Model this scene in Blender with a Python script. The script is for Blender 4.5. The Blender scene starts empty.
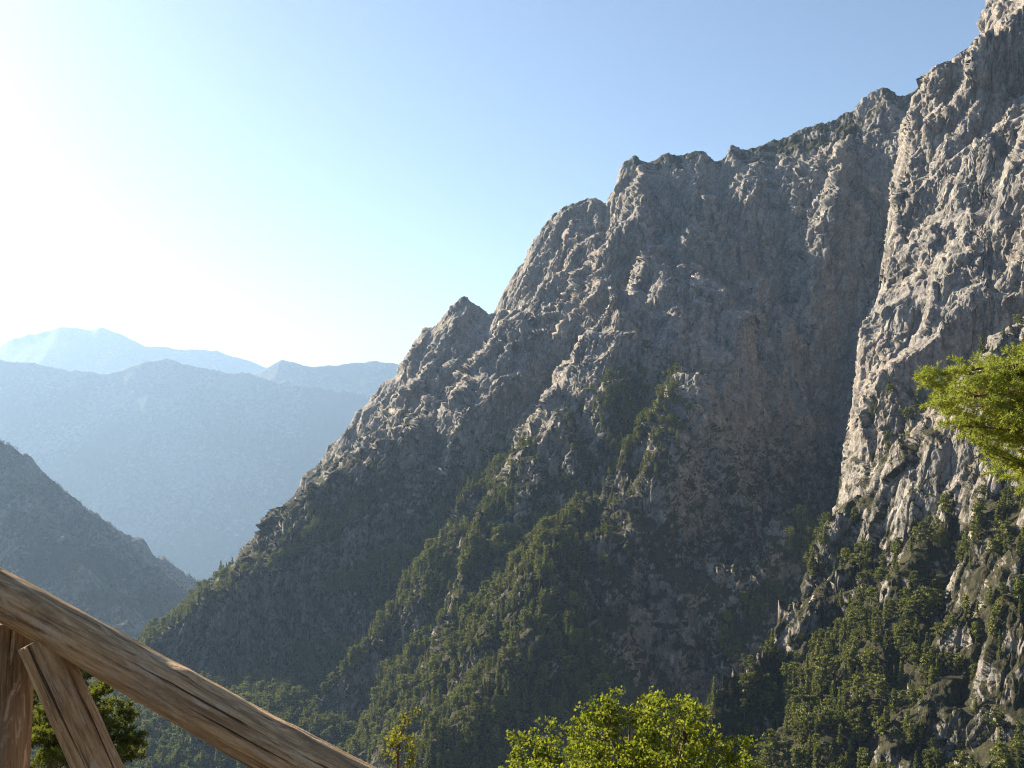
import bpy, math, random
import numpy as np
from mathutils import Vector, Matrix

random.seed(7)
rng = np.random.default_rng(11)
SC = bpy.context.scene
COL = SC.collection
R = math.radians

# ------------------------------------------------------------------ camera, light, exposure
F, HY, CX = 995.0, 430.0, 512.0          # focal length in pixels, horizon row, centre column
cam_d = bpy.data.cameras.new('camera')
cam = bpy.data.objects.new('camera', cam_d); COL.objects.link(cam)
cam_d.sensor_width = 36; cam_d.lens = 36 * F / 1024
cam_d.shift_y = (HY - 384) / 1024
cam_d.clip_start = 0.05; cam_d.clip_end = 60000
cam.location = (0, 0, 0); cam.rotation_euler = (R(90), 0, 0)
SC.camera = cam

SUN_AZ, SUN_EL = -54.0, 27.0              # degrees: left of the view axis, above the horizon
sd = Vector((math.sin(R(SUN_AZ)) * math.cos(R(SUN_EL)), math.cos(R(SUN_AZ)) * math.cos(R(SUN_EL)), math.sin(R(SUN_EL))))
w = bpy.data.worlds.new('World'); SC.world = w; w.use_nodes = True
nt = w.node_tree
sky = nt.nodes.new('ShaderNodeTexSky'); sky.sky_type = 'NISHITA'; sky.sun_disc = False
sky.sun_elevation = R(SUN_EL); sky.sun_rotation = R(SUN_AZ)
sky.altitude = 1200; sky.air_density = 1.0; sky.dust_density = 2.6; sky.ozone_density = 2.4
bg = nt.nodes['Background']; bg.inputs['Strength'].default_value = 0.041
nt.links.new(sky.outputs[0], bg.inputs[0])
sun_d = bpy.data.lights.new('sun', 'SUN'); sun_d.energy = 5.0; sun_d.angle = R(0.53); sun_d.color = (1, 0.84, 0.62)
sun = bpy.data.objects.new('sun', sun_d); COL.objects.link(sun)
sun.rotation_euler = sd.to_track_quat('Z', 'Y').to_euler()
SC.view_settings.view_transform = 'Standard'; SC.view_settings.look = 'None'
SC.view_settings.gamma = 1; SC.view_settings.exposure = 2.0
SC.render.engine = 'CYCLES'
cy = SC.cycles
SC.cycles.pixel_filter_type = 'BLACKMAN_HARRIS'; cy.filter_width = 1.1; cy.use_denoising = True; cy.denoiser = 'OPENIMAGEDENOISE'; cy.denoising_input_passes = 'RGB_ALBEDO_NORMAL'; cy.denoising_prefilter = 'NONE'; cy.use_adaptive_sampling = False
cy.max_bounces = 5; cy.diffuse_bounces = 3; cy.glossy_bounces = 1; cy.transmission_bounces = 3
cy.volume_bounces = 0; cy.transparent_max_bounces = 6
cy.caustics_reflective = False; cy.caustics_refractive = False

HAZE_DENSITY = 3.1e-5

# ------------------------------------------------------------------ noise
def _hash(ix, iy, iz, seed):
    h = (ix.astype(np.uint32) * np.uint32(374761393) + iy.astype(np.uint32) * np.uint32(668265263)
         + iz.astype(np.uint32) * np.uint32(2147483647) + np.uint32(seed * 974711 & 0xffffffff))
    h = (h ^ (h >> np.uint32(13))) * np.uint32(1274126177)
    h = (h ^ (h >> np.uint32(16))) * np.uint32(2246822519)
    return h ^ (h >> np.uint32(15))
_G = rng.normal(size=(256, 3)).astype(np.float32); _G /= np.linalg.norm(_G, axis=1)[:, None]
def noise(x, y, z=None, seed=0):
    """gradient noise, about -1..1"""
    x = np.asarray(x, np.float32); y = np.asarray(y, np.float32)
    z = np.zeros_like(x) if z is None else np.asarray(z, np.float32)
    fx, fy, fz = np.floor(x), np.floor(y), np.floor(z)
    ix, iy, iz = fx.astype(np.int32), fy.astype(np.int32), fz.astype(np.int32)
    dx, dy, dz = x - fx, y - fy, z - fz
    u, v, t = (q * q * q * (q * (q * 6 - 15) + 10) for q in (dx, dy, dz))
    def corner(a, b, c):
        g = _G[_hash(ix + a, iy + b, iz + c, seed) & np.uint32(255)]
        return g[..., 0] * (dx - a) + g[..., 1] * (dy - b) + g[..., 2] * (dz - c)
    def lerp(a, b, k): return a + (b - a) * k
    lo = lerp(lerp(corner(0, 0, 0), corner(1, 0, 0), u), lerp(corner(0, 1, 0), corner(1, 1, 0), u), v)
    hi = lerp(lerp(corner(0, 0, 1), corner(1, 0, 1), u), lerp(corner(0, 1, 1), corner(1, 1, 1), u), v)
    return lerp(lo, hi, t) * 1.5
def ridged(x, y, z=None, seed=0):
    return 1 - 2 * np.abs(noise(x, y, z, seed))
def fbm(x, y, z=None, seed=0, oct=4):
    s = 0; a = 1.0; k = 1.0
    for i in range(oct):
        s = s + a * noise(x * k, y * k, None if z is None else z * k, seed + i); a *= .5; k *= 2.03
    return s
def sstep(a, b, x):
    t = np.clip((x - a) / (b - a), 0, 1); return t * t * (3 - 2 * t)

def facets(x, y, z, seed=0, tilt=1.0):
    """broken rock: each nearest-point cell is a flat facet with its own height and tilt (3-D)"""
    x = np.asarray(x, np.float32); y = np.asarray(y, np.float32); z = np.asarray(z, np.float32)
    ix, iy, iz = (np.floor(q).astype(np.int32) for q in (x, y, z))
    best = np.full(x.shape, 9e9, np.float32); second = best.copy(); val = np.zeros_like(best)
    k = np.float32(1 / 1023)
    for a in (-1, 0, 1):
        for b in (-1, 0, 1):
            for c in (-1, 0, 1):
                h = _hash(ix + a, iy + b, iz + c, seed)
                dx = ix + a + (h & np.uint32(1023)) * k - x; dy = iy + b + ((h >> np.uint32(10)) & np.uint32(1023)) * k - y
                dz = iz + c + ((h >> np.uint32(20)) & np.uint32(1023)) * k - z
                d = dx * dx + dy * dy + dz * dz
                g = _G[(h >> np.uint32(5)) & np.uint32(255)]
                v = g[..., 0] * .9 + tilt * (g[..., 1] * dx + g[..., 2] * dy + g[..., 0] * dz)
                m = d < best
                second = np.where(m, best, np.minimum(second, d)); best = np.where(m, d, best); val = np.where(m, v, val)
    edge = np.sqrt(second) - np.sqrt(best)
    return val, edge

def P(px, py, Y):
    """the place seen at a column and row of the photo, Y metres ahead"""
    return ((px - CX) / F * Y, Y, (HY - py) / F * Y)

# ------------------------------------------------------------------ terrain as ridge lines in the world
def ridge_height(X, Y, pts, kink=400, s2=0.6, left=1.0, right=1.0):
    """height of a mountain ridge whose crest is a polyline (x, y, z, flank slope)"""
    best_d = np.full(X.shape, 1e12, np.float32); best_z = np.zeros_like(best_d); best_s = np.ones_like(best_d); side = np.zeros(X.shape, bool)
    for a, b in zip(pts[:-1], pts[1:]):
        ax, ay, az, as_ = a; bx, by, bz, bs = b
        vx, vy = bx - ax, by - ay; L2 = vx * vx + vy * vy + 1e-6
        t = np.clip(((X - ax) * vx + (Y - ay) * vy) / L2, 0, 1)
        d = (X - ax - t * vx) ** 2 + (Y - ay - t * vy) ** 2
        m = d < best_d
        best_d = np.where(m, d, best_d); best_z = np.where(m, az + t * (bz - az), best_z)
        best_s = np.where(m, as_ + t * (bs - as_), best_s)
        if left != right: side = np.where(m, vx * (Y - ay) - vy * (X - ax) > 0, side)
    d = np.sqrt(best_d)
    if left != right: best_s = best_s * np.where(side, right, left)
    elif left != 1: best_s = best_s * left
    return best_z - best_s * np.minimum(d, kink) - s2 * np.maximum(d - kink, 0)

def poly(rows, s=1.2):
    return [P(r[0], r[1], r[2]) + ((r[3] if len(r) > 3 else s),) for r in rows]

RIDGES = [
 # skyline crest, from its toe in the gorge up to the shoulder
 (poly([(150,655,2600,.8),(200,606,2650,.9),(225,590,2650,1.0),(250,555,2640,1.1),(290,498,2620,1.2),(330,450,2600,1.3),(365,405,2570,1.4),
   (395,370,2550,1.4),(430,325,2520,1.5),(447,308,2490,1.5),(456,302,2485,1.5),(472,302,2475,1.5),(488,309,2450,1.5),(500,298,2440,1.5),(520,266,2420,1.5),(546,222,2400,1.5),(565,204,2390,1.5),
   (597,197,2370,1.5),(604,200,2365,1.5),(622,170,2350,1.5),(646,158,2340,1.5),(700,154,2300,1.5),(745,149,2280,1.5),(790,136,2250,1.45),
   (850,109,2200,1.45),(912,80,2150,1.4),(960,60,2150,1.4),(1100,20,2150,1.4),(1400,0,2200,1.2)]), 500, .9),
 # left buttress
 (poly([(461,318,2460),(440,348,2400),(410,388,2350),(404,440,2280),(392,480,2230),(345,530,2180),(326,575,2110),(285,640,2020),(230,700,1880),(180,775,1700)], 1.1), 300, .6, 1.15, 1.5),
 (poly([(378,395,2560),(350,440,2500),(318,490,2440),(285,540,2380),(255,590,2300),(225,640,2200)], 1.0), 200, .6),
 # step between the left buttress and the big face
 (poly([(597,200,2365),(565,225,2320),(535,270,2270),(503,312,2220),(485,355,2170),(487,400,2110),(505,430,2050)], 1.5), 300, .8),
 # big lit rib of the face
 (poly([(646,162,2330),(634,205,2170),(641,250,2010),(608,300,1880),(562,360,1800),(514,424,1740),(480,490,1660),(470,540,1600),(440,600,1540),(415,670,1470),(385,770,1380)], 1.2), 300, 1.3, 1.1, .55),
 # middle spur with the pointed knob: falls far out in front of the ravine
 (poly([(700,156,2300),(698,220,2150),(686,290,1950),(670,358,1700),(654,384,1570),(612,448,1520),(562,500,1450),(538,560,1380),(530,620,1310),(484,690,1230),(430,745,1160),(395,800,1110)], 1.3), 190, 1.5, 1.0, .42),
 # shoulder leaning right into the ravine
 (poly([(690,158,2300),(718,200,2180),(745,260,2050),(768,330,1940),(782,410,1840),(786,490,1750),(770,570,1650)], 1.5), 320, .9, .62, 1.6),
 # spire and its thin rib
 (poly([(852,112,2190),(838,152,2080),(826,165,2000),(808,215,1940),(802,280,1880),(810,350,1820),(826,430,1740)], 2.0), 300, .9, 1.0, 1.2),
 (poly([(760,150,2270),(728,210,2190),(735,290,2090),(722,370,1990),(700,430,1900)], 1.4), 200, 1.0, 1.2, .8),
 # right wall: outer edge, running down into the low pinnacled rib
 (poly([(1130,-140,1640,.5),(1040,-50,1620,.5),(1003,2,1600,.5),(990,16,1590,.5),(975,42,1575,.5),(935,62,1550,.5),(912,92,1520,.5),(903,150,1470,.55),(908,205,1410,.55),(886,290,1330,.5),(866,350,1270,.45),
   (852,415,1200,.5),(874,468,1130,.6),(862,530,1050,.9),(858,582,985,1.5),(812,592,930,1.7),(782,615,900,1.7),(742,652,860,1.6),(705,700,820,1.4),(655,775,760,1.2)]), 300, .9, 2.2, 1.0),
 (poly([(1003,4,1590),(972,120,1400),(966,220,1240),(940,320,1130),(925,400,1060),(930,470,980),(938,550,880),(918,640,770),(905,700,710),(890,780,650)], .85), 200, .8),
 (poly([(1060,-60,1560),(1034,80,1220),(1014,200,1060),(1004,320,960),(994,420,880),(985,520,800),(968,600,740),(972,700,650),(975,790,590)], .8), 200, .8),
 (poly([(1180,-160,1560),(1120,100,1050),(1080,300,860),(1050,450,770),(1035,600,680),(1050,800,540)], .8), 300, .8),
 (poly([(-80,800,1350),(40,775,1500),(110,722,1720),(160,705,1800),(230,690,1860),(300,690,1800),(400,720,1700),(520,760,1500),(650,800,1300)], .13), 420, .5),
 (poly([(1400,-160,1700),(1300,200,1200),(1200,450,850),(1150,700,560)], .9), 300, .7),
]

WALL = [r[0] for r in RIDGES if r[0][0][0] > 500 and r[0][0][1] < 1750]
CHUTES = [([P(*r) for r in rows], dep, wid) for rows, dep, wid in [
    ([(876,185,2080),(855,260,1990),(845,340,1900),(838,430,1800),(818,520,1690),(768,610,1560),(715,690,1440)], 240, 62),
    ([(768,225,2170),(778,300,2070),(794,370,1970),(806,430,1880)], 150, 40),
    ([(489,314,2440),(470,380,2330),(456,450,2200),(440,520,2080),(400,590,1950),(345,655,1850)], 110, 55),
    ([(668,200,2270),(640,330,2080),(600,400,1980),(545,470,1890),(500,560,1780),(450,650,1640),(400,745,1510)], 80, 45),
    ([(700,400,1930),(690,480,1820),(655,560,1700),(620,650,1560),(590,720,1450)], 80, 42)]]
def base_floor(X, Y):
    """slope under the viewpoint falling into the gorge, and the gorge floor"""
    near = -1.9 - 0.66 * np.maximum(Y - 0.6, 0) - 0.00 * X
    # the viewpoint's own hillside stays high behind and to the right of the camera
    near = near + sstep(300, 900, X) * 60
    floor = -560 - 0.03 * np.maximum(Y - 1500, 0) + 0.0 * X + np.abs(X + 500 + 0.25 * (Y - 1500)) * 0.10
    k = 60.0
    return np.maximum(near, floor) + k * 0.0

def smax(a, b, k):
    h = np.clip(0.5 + 0.5 * (a - b) / k, 0, 1)
    return b + (a - b) * h + k * h * (1 - h) * 0.5

def mountain_macro(X, Y):
    wx = 34 * noise(X / 150, Y / 150, seed=1) + 20 * noise(X / 55, Y / 55, seed=2)
    wy = 34 * noise(X / 150, Y / 150, seed=3) + 20 * noise(X / 55, Y / 55, seed=4)
    cdist = np.abs(ridge_height(X, Y, [(a, b, 0.0, 1.0) for a, b, c, e in RIDGES[0][0]], 1e6, 1))
    near_crest = sstep(10, 130, cdist)
    H = None; W = None
    for pts, kink, s2, *lr in RIDGES:
        # keep the traced crest nearly unwarped, warp the flanks
        if pts in WALL:
            h = ridge_height(X + wx * .7, Y + wy * .7, pts, kink, s2, *lr)
            W = h if W is None else smax(W, h, 10); continue
        q = (.12 + .88 * near_crest) if H is None else .35 + .65 * near_crest
        h = ridge_height(X + wx * q, Y + wy * q, pts, kink, s2, *lr)
        H = h if H is None else smax(H, h + (0 if len(pts) > 20 else 9 * noise(X / 70, Y / 70, seed=5)), 26)
    # the right wall breaks off sheer along its left edge
    edge = ridge_height(X + wx * .7, Y + wy * .7, WALL[0], 2000, 1, 14.0, -1.2)
    H = smax(H, np.minimum(W, edge), 14)
    # chutes and gullies cut back into the face
    for pts, dep, wid in CHUTES:
        q = -ridge_height(X + wx * .8, Y + wy * .8, [(a, b, 0.0, 1.0) for a, b, c in pts], 1e6, 1)
        tip = sstep(0, 250, np.hypot(X - pts[0][0], Y - pts[0][1]))
        H = H - dep * tip * sstep(50, 170, cdist) * np.exp(-np.abs(q / wid) ** 1.3)
    # secondary ribs and couloirs that run down the face, leaning with it
    lean = X + 0.25 * (Y - 1800)
    steep = sstep(-480, -120, H)
    H = H + steep * (30 * ridged(lean / 170 + wx / 45, Y / 420, seed=11) - 14
                     + 11 * noise(lean / 48 + wx / 20, Y / 190 + wy / 30, seed=12)
                     + 12 * noise(X / 90, Y / 90, H / 60, seed=13)
                     + (11 * facets(X / 120, Y / 120, H / 170, 18, 1.5)[0] + 6 * facets(X / 52, Y / 52, H / 80, 19, 1.5)[0]) * (.2 + .8 * near_crest))
    H = H + (1 - steep) * (10 * fbm(X / 160, Y / 160, seed=14, oct=3))
    bowl = sstep(120, 220, X) * sstep(760, 600, X) * sstep(1400, 1600, Y) * steep * near_crest
    H = H + bowl * (24 * ridged((X + .12 * (Y - 1800)) / 105 + wx / 60, Y / 700, seed=28) - 10)
    # the near right-hand wall is cut into steep outcrops
    nearw = sstep(1350, 1050, Y) * sstep(120, 260, X)
    H = H + nearw * (16 * ridged(X / 62 + wx / 40, Y / 90, seed=26) + 7 * facets(X / 42, Y / 42, H / 90, 27, 1.6)[0] - 5)
    # broken ledges
    q = (H + 30 * noise(X / 110, Y / 110, seed=16) + .3 * X) / 46
    H = H + steep * 4.0 * np.sin(q * 2 * math.pi) * noise(X / 90, Y / 90, seed=17)
    return H

class Grid:
    def __init__(s, fn, x0, x1, y0, y1, step):
        s.x0, s.y0, s.step = x0, y0, step
        xs = np.arange(x0, x1, step, dtype=np.float32); ys = np.arange(y0, y1, step, dtype=np.float32)
        Xg, Yg = np.meshgrid(xs, ys); s.H = fn(Xg, Yg).astype(np.float32); s.nx, s.ny = len(xs), len(ys)
    def __call__(s, X, Y):
        fx = np.clip((X - s.x0) / s.step, 0, s.nx - 1.001); fy = np.clip((Y - s.y0) / s.step, 0, s.ny - 1.001)
        ix = fx.astype(np.int32); iy = fy.astype(np.int32); tx = fx - ix; ty = fy - iy
        H = s.H
        return (H[iy, ix] * (1 - tx) + H[iy, ix + 1] * tx) * (1 - ty) + (H[iy + 1, ix] * (1 - tx) + H[iy + 1, ix + 1] * tx) * ty

def sheet(hfun, u, ymin, ymax, rows, nfine=1400, wflat=0.25, hidden=0.12, smooth=9):
    """grid of world points on a height field, finer where slopes are steep and open to the viewpoint"""
    yf = np.geomspace(ymin, ymax, nfine).astype(np.float32)
    Yf = np.repeat(yf[None], len(u), 0); Xf = u[:, None] * Yf
    Z = hfun(Xf, Yf)
    el = Z / Yf
    run = np.maximum.accumulate(el, axis=1)
    dY = np.diff(Yf, axis=1); dZ = np.diff(Z, axis=1)
    vis = (el[:, 1:] >= run[:, :-1] - 0.012)
    ds = np.sqrt((wflat * dY) ** 2 + dZ ** 2) / Yf[:, 1:] * np.where(vis, 1.0, hidden) + 1e-6
    c = np.concatenate([np.zeros((len(u), 1)), np.cumsum(ds, 1)], 1); c /= c[:, -1:]
    t = np.linspace(0, 1, rows)
    Yr = np.stack([np.interp(t, c[i], yf) for i in range(len(u))])
    k = np.hanning(2 * smooth + 3)[1:-1]; k /= k.sum()
    pad = np.pad(Yr, ((smooth, smooth), (0, 0)), mode='edge')
    Yr = sum(k[i] * pad[i:i + len(u)] for i in range(len(k)))
    X = u[:, None] * Yr
    return X.astype(np.float32), Yr.astype(np.float32), hfun(X, Yr).astype(np.float32)

def grid_normals(V):
    a = np.gradient(V, axis=0); b = np.gradient(V, axis=1)
    n = np.cross(a, b); n /= np.linalg.norm(n, axis=2)[..., None] + 1e-9
    n[n[..., 2] < 0] *= -1
    return n

def mesh_from_grid(name, V, smooth=False):
    nu, nv = V.shape[:2]
    idx = np.arange(nu * nv, dtype=np.int32).reshape(nu, nv)
    q = np.stack([idx[:-1, :-1], idx[1:, :-1], idx[1:, 1:], idx[:-1, 1:]], -1).reshape(-1, 4)
    return mesh_np(name, V.reshape(-1, 3), q, smooth)

def mesh_np(name, verts, faces, smooth=False):
    me = bpy.data.meshes.new(name)
    k = faces.shape[1]
    me.vertices.add(len(verts)); me.vertices.foreach_set('co', np.ascontiguousarray(verts, np.float32).ravel())
    me.loops.add(faces.size); me.loops.foreach_set('vertex_index', np.ascontiguousarray(faces, np.int32).ravel())
    me.polygons.add(len(faces)); me.polygons.foreach_set('loop_start', np.arange(0, faces.size, k, dtype=np.int32))
    me.update(calc_edges=True)
    if smooth: me.polygons.foreach_set('use_smooth', np.ones(len(faces), bool))
    return me

def link(name, me, mat=None, parent=None, **props):
    o = bpy.data.objects.new(name, me); COL.objects.link(o)
    if mat is not None and not me.materials: me.materials.append(mat)
    if parent is not None: o.parent = parent
    for k, v in props.items(): o[k] = v
    return o

# ------------------------------------------------------------------ materials
def new_mat(name):
    m = bpy.data.materials.new(name); m.use_nodes = True
    n = m.node_tree.nodes; b = n['Principled BSDF']
    b.inputs['Roughness'].default_value = 0.9; b.inputs['Specular IOR Level'].default_value = 0.15
    return m, m.node_tree, b
def N(t, kind, **kw):
    n = t.nodes.new(kind)
    for k, v in kw.items(): setattr(n, k, v)
    return n
def ramp(t, src, stops):
    r = N(t, 'ShaderNodeValToRGB'); e = r.color_ramp.elements
    while len(e) < len(stops): e.new(0.5)
    for el, (p, c) in zip(e, stops):
        el.position = p; el.color = (*c, 1) if len(c) == 3 else c
    t.links.new(src, r.inputs[0]); return r.outputs[0]
def mixc(t, fac, a, b, mode='MIX'):
    m = N(t, 'ShaderNodeMix', data_type='RGBA', blend_type=mode)
    if isinstance(fac, (int, float)): m.inputs[0].default_value = fac
    else: t.links.new(fac, m.inputs[0])
    for s, v in ((6, a), (7, b)):
        if isinstance(v, tuple): m.inputs[s].default_value = (*v, 1)
        else: t.links.new(v, m.inputs[s])
    return m.outputs[2]
def tnoise(t, vec, scale, detail=5, rough=.6, dist=0):
    n = N(t, 'ShaderNodeTexNoise'); n.inputs['Scale'].default_value = scale; n.inputs['Detail'].default_value = detail
    n.inputs['Roughness'].default_value = rough; n.inputs['Distortion'].default_value = dist
    t.links.new(vec, n.inputs['Vector']); return n.outputs[0]
def mapping(t, vec, scale=(1, 1, 1), rot=(0, 0, 0)):
    m = N(t, 'ShaderNodeMapping'); m.inputs['Scale'].default_value = scale; m.inputs['Rotation'].default_value = rot
    t.links.new(vec, m.inputs[0]); return m.outputs[0]
def math_n(t, op, a, b=None, clamp=False):
    m = N(t, 'ShaderNodeMath', operation=op, use_clamp=clamp)
    for i, v in enumerate((a, b)):
        if v is None: continue
        if isinstance(v, (int, float)): m.inputs[i].default_value = v
        else: t.links.new(v, m.inputs[i])
    return m.outputs[0]

def rock_material(name, rock=((.08, .08, .082), (.195, .19, .183), (.33, .31, .28)), green=((.014, .018, .008), (.048, .044, .022)),
                  veg_attr=True, bump=2.0, scale=1.0):
    m, t, b = new_mat(name)
    geo = N(t, 'ShaderNodeNewGeometry'); pos = geo.outputs['Position']
    big = tnoise(t, pos, .006 * scale, 6, .6); mid = tnoise(t, mapping(t, pos, (.062 * scale, .062 * scale, .034 * scale)), 1, 9, .7, .6)
    streak = tnoise(t, mapping(t, pos, (.09 * scale, .09 * scale, .018 * scale)), 1, 6, .65, .8)
    fine = tnoise(t, pos, .22 * scale, 6, .7)
    contrast = 1.0 if bump <= 2 else .6 if bump < 5 else .25
    c = ramp(t, mid, [(.34, rock[0]), (.50, rock[1]), (.66, rock[2])])
    warm = mixc(t, ramp(t, big, [(.42, (0, 0, 0)), (.66, (.42, .42, .42))]), c, (.30, .245, .195))
    c = mixc(t, ramp(t, streak, [(.34, (.75, .75, .75)), (.5, (0, 0, 0))]), warm, (.15, .14, .13))
    c = mixc(t, ramp(t, fine, [(.36, (.75 * contrast,) * 3), (.5, (0, 0, 0))]), c, (.09, .085, .08))
    c = mixc(t, ramp(t, tnoise(t, mapping(t, pos, (.42 * scale, .42 * scale, .2 * scale)), 1, 4, .7), [(.55, (0, 0, 0)), (.68, (.65 * contrast,) * 3)]), c, (.46, .42, .36))
    if veg_attr:
        at = N(t, 'ShaderNodeAttribute', attribute_name='veg')
        vn = tnoise(t, pos, .045 * scale, 8, .72)
        k = math_n(t, 'ADD', at.outputs['Fac'], math_n(t, 'MULTIPLY', math_n(t, 'SUBTRACT', vn, .5), 1.9))
        k = ramp(t, k, [(.42, (0, 0, 0)), (.58, (1, 1, 1))])
        gcol = ramp(t, tnoise(t, pos, .3 * scale, 4, .7), [(.3, green[0]), (.7, green[1])])  # plant cover colour, kept dark to paint in the shade beneath the trees
        c = mixc(t, k, c, gcol)
    t.links.new(c, b.inputs['Base Color'])
    bm = N(t, 'ShaderNodeBump'); bm.inputs['Strength'].default_value = .9; bm.inputs['Distance'].default_value = bump
    h = math_n(t, 'ADD', math_n(t, 'MULTIPLY', fine, 1.0), math_n(t, 'MULTIPLY', tnoise(t, pos, .6 * scale, 5, .7), .5))
    h = math_n(t, 'ADD', h, math_n(t, 'MULTIPLY', streak, 1.2))
    t.links.new(h, bm.inputs['Height']); t.links.new(bm.outputs[0], b.inputs['Normal'])
    return m

M_ROCK = rock_material('limestone_rock')
M_HILL = rock_material('wooded_hill', rock=((.035, .035, .03), (.085, .068, .05), (.24, .17, .12)), bump=4)
M_FAR = rock_material('far_slopes', rock=((.06, .065, .06), (.075, .075, .068), (.09, .088, .08)), bump=6, scale=.35)
M_SOIL = rock_material('hillside_soil', rock=((.13, .10, .07), (.22, .17, .12), (.32, .26, .19)), bump=.3, scale=3)

def add_veg(me, veg):
    a = me.attributes.new('veg', 'FLOAT', 'POINT'); a.data.foreach_set('value', np.ascontiguousarray(veg, np.float32).ravel())

# ------------------------------------------------------------------ the big mountain
def mtn_h(X, Y): return G_main(X, Y)
G_main = Grid(mountain_macro, -1500, 2600, 350, 3600, 5.0)
px = np.concatenate([np.arange(-220, 120, 6.0), np.arange(120, 1032, .85), np.arange(1032, 1480, 5.0)])
u = ((px - CX) / F).astype(np.float32)
X, Y, Z = sheet(G_main, u, 480, 3500, 1150)
V = np.stack([X, Y, Z], -1)
n = grid_normals(V)
craggy = sstep(.80, .45, n[..., 2])                       # steep ground is bare and broken
x, y, z = V[..., 0], V[..., 1], V[..., 2]
wz = z + 8 * noise(x / 30, y / 30, z / 30, seed=50)
qx = x + 5 * noise(x / 50, y / 50, z / 50, seed=51) + 1.2 * noise(x / 11, y / 11, z / 11, seed=53)
qy = y + 5 * noise(x / 50, y / 50, z / 50, seed=52) + 1.2 * noise(x / 11, y / 11, z / 11, seed=54)
qz = z + .35 * x + 8 * noise(x / 40, y / 40, z / 40, seed=55)          # the beds dip to the left
f1, e1 = facets(qx / 40, qy / 40, qz / 90, 61, 2.0)
f2, e2 = facets(qx / 13, qy / 13, qz / 30, 62, 2.2)
f3, e3 = facets(qx / 5.4, qy / 5.4, qz / 11, 63, 2.2)
lean_k = .15 + .5 * sstep(450, 0, x)
f4, e4 = facets((qx - lean_k * z) / 25, qy / 25, qz / 130, 64, 1.4)
f5, e5 = facets((qx - lean_k * z) / 9, qy / 9, qz / 55, 65, 1.4)
rough = .55 + .85 * noise(x / 150, y / 150, z / 150, seed=56)
crest = sstep(0, 110, np.abs(ridge_height(x, y, [(a, b_, 0.0, 1.0) for a, b_, c, e in RIDGES[0][0]], 1e6, 1)))
d = (6.5 * f1 + 3.0 * f2 * rough + 1.7 * f3 * (.5 + .8 * rough)
     + 4.5 * f4 - 5.0 * sstep(.10, 0, e4) + 2.1 * f5 - 2.2 * sstep(.13, 0, e5)
     + 4.0 * noise(x / 60, y / 60, wz / 110, seed=21) + 1.6 * ridged(x / 12, y / 12, wz / 30, seed=23)
     + 1.5 * ridged(x / 4.5, y / 4.5, wz / 11, seed=24) + .8 * noise(x / 2.0, y / 2.0, z / 3.4, seed=25))
d = d * (.35 + .65 * crest)
# keep the foot of the crest true to its traced line: only the face is broken up
V = V + n * (d * (.18 + .82 * craggy) * np.clip((Y / 1900) ** 1.4, .32, 1.15))[..., None]
n2 = grid_normals(V)
mtn = mesh_from_grid('mountain', V.astype(np.float32))

PXV = CX + F * V[..., 0] / V[..., 1]; PYV = HY - F * V[..., 2] / V[..., 1]

def near_poly(px, py, pts, w):
    """1 near a polyline of (px, py) on the photo, falling to 0 at w pixels"""
    best = np.full(px.shape, 1e9, np.float32)
    for (ax, ay), (bx, by) in zip(pts[:-1], pts[1:]):
        vx, vy = bx - ax, by - ay; t = np.clip(((px - ax) * vx + (py - ay) * vy) / (vx * vx + vy * vy + 1e-6), 0, 1)
        best = np.minimum(best, (px - ax - t * vx) ** 2 + (py - ay - t * vy) ** 2)
    return np.clip(1 - np.sqrt(best) / w, 0, 1)

def wood_density(V, n):
    """how thickly trees grow: thick low on the slopes and along the spurs, none on bare wall"""
    X, Y, Z = V[..., 0], V[..., 1], V[..., 2]
    px = CX + F * X / Y; py = HY - F * Z / Y
    line = np.interp(px, [100, 200, 260, 330, 400, 450, 480, 540, 600, 640, 700, 760, 830, 870, 930, 1024, 1200],
                     [560, 600, 590, 560, 540, 540, 590, 620, 660, 760, 690, 650, 640, 560, 520, 470, 470])
    d = sstep(-30, 40, py - line) * 1.0
    d = np.maximum(d, .95 * near_poly(px, py, [(500, 470), (478, 500), (520, 530), (440, 590), (415, 640), (390, 700)], 55))
    d = np.maximum(d, 1.0 * near_poly(px, py, [(640, 410), (600, 460), (560, 500), (540, 560), (560, 600), (530, 640), (480, 700), (430, 760)], 62))
    d = np.maximum(d, .6 * near_poly(px, py, [(325, 510), (380, 480), (350, 520), (260, 590), (190, 640)], 22))
    d = np.maximum(d, .8 * near_poly(px, py, [(900, 420), (890, 500), (870, 560), (930, 600)], 45))
    d = np.maximum(d, .7 * near_poly(px, py, [(930, 380), (1000, 340), (1030, 330)], 18))
    d = np.maximum(d, .9 * near_poly(px, py, [(815, 530), (800, 570), (740, 640), (700, 700)], 22))
    d = d * sstep(.16, .42, n[..., 2] + .12 * noise(X / 60, Y / 60, Z / 60, seed=33))
    d = d * np.clip(.75 + 1.1 * noise(X / 80, Y / 80, Z / 80, seed=31) + .8 * noise(X / 24, Y / 24, Z / 24, seed=32), 0, 1) * (1 - .5 * sstep(840, 900, px)) * (1 - .85 * near_poly(px, py, [(858, 582), (812, 592), (782, 615), (742, 652), (705, 700)], 12))
    return d
dens = wood_density(V, n)
flat = sstep(.35, .75, n2[..., 2])
alpine = sstep(150, 260, V[..., 1] - 1900) * sstep(560, 640, V[..., 2]) * sstep(.3, .6, n[..., 2])
veg = np.clip(.12 + .34 * sstep(160, -160, V[..., 2]) + .45 * dens + .38 * flat * (.3 + .7 * sstep(150, -150, V[..., 2])) + .5 * alpine, 0, 1)  # plant cover; low and wooded ground also painted darker to deepen its shade
add_veg(mtn, veg)
link('mountain', mtn, M_ROCK, kind='structure')

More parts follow.
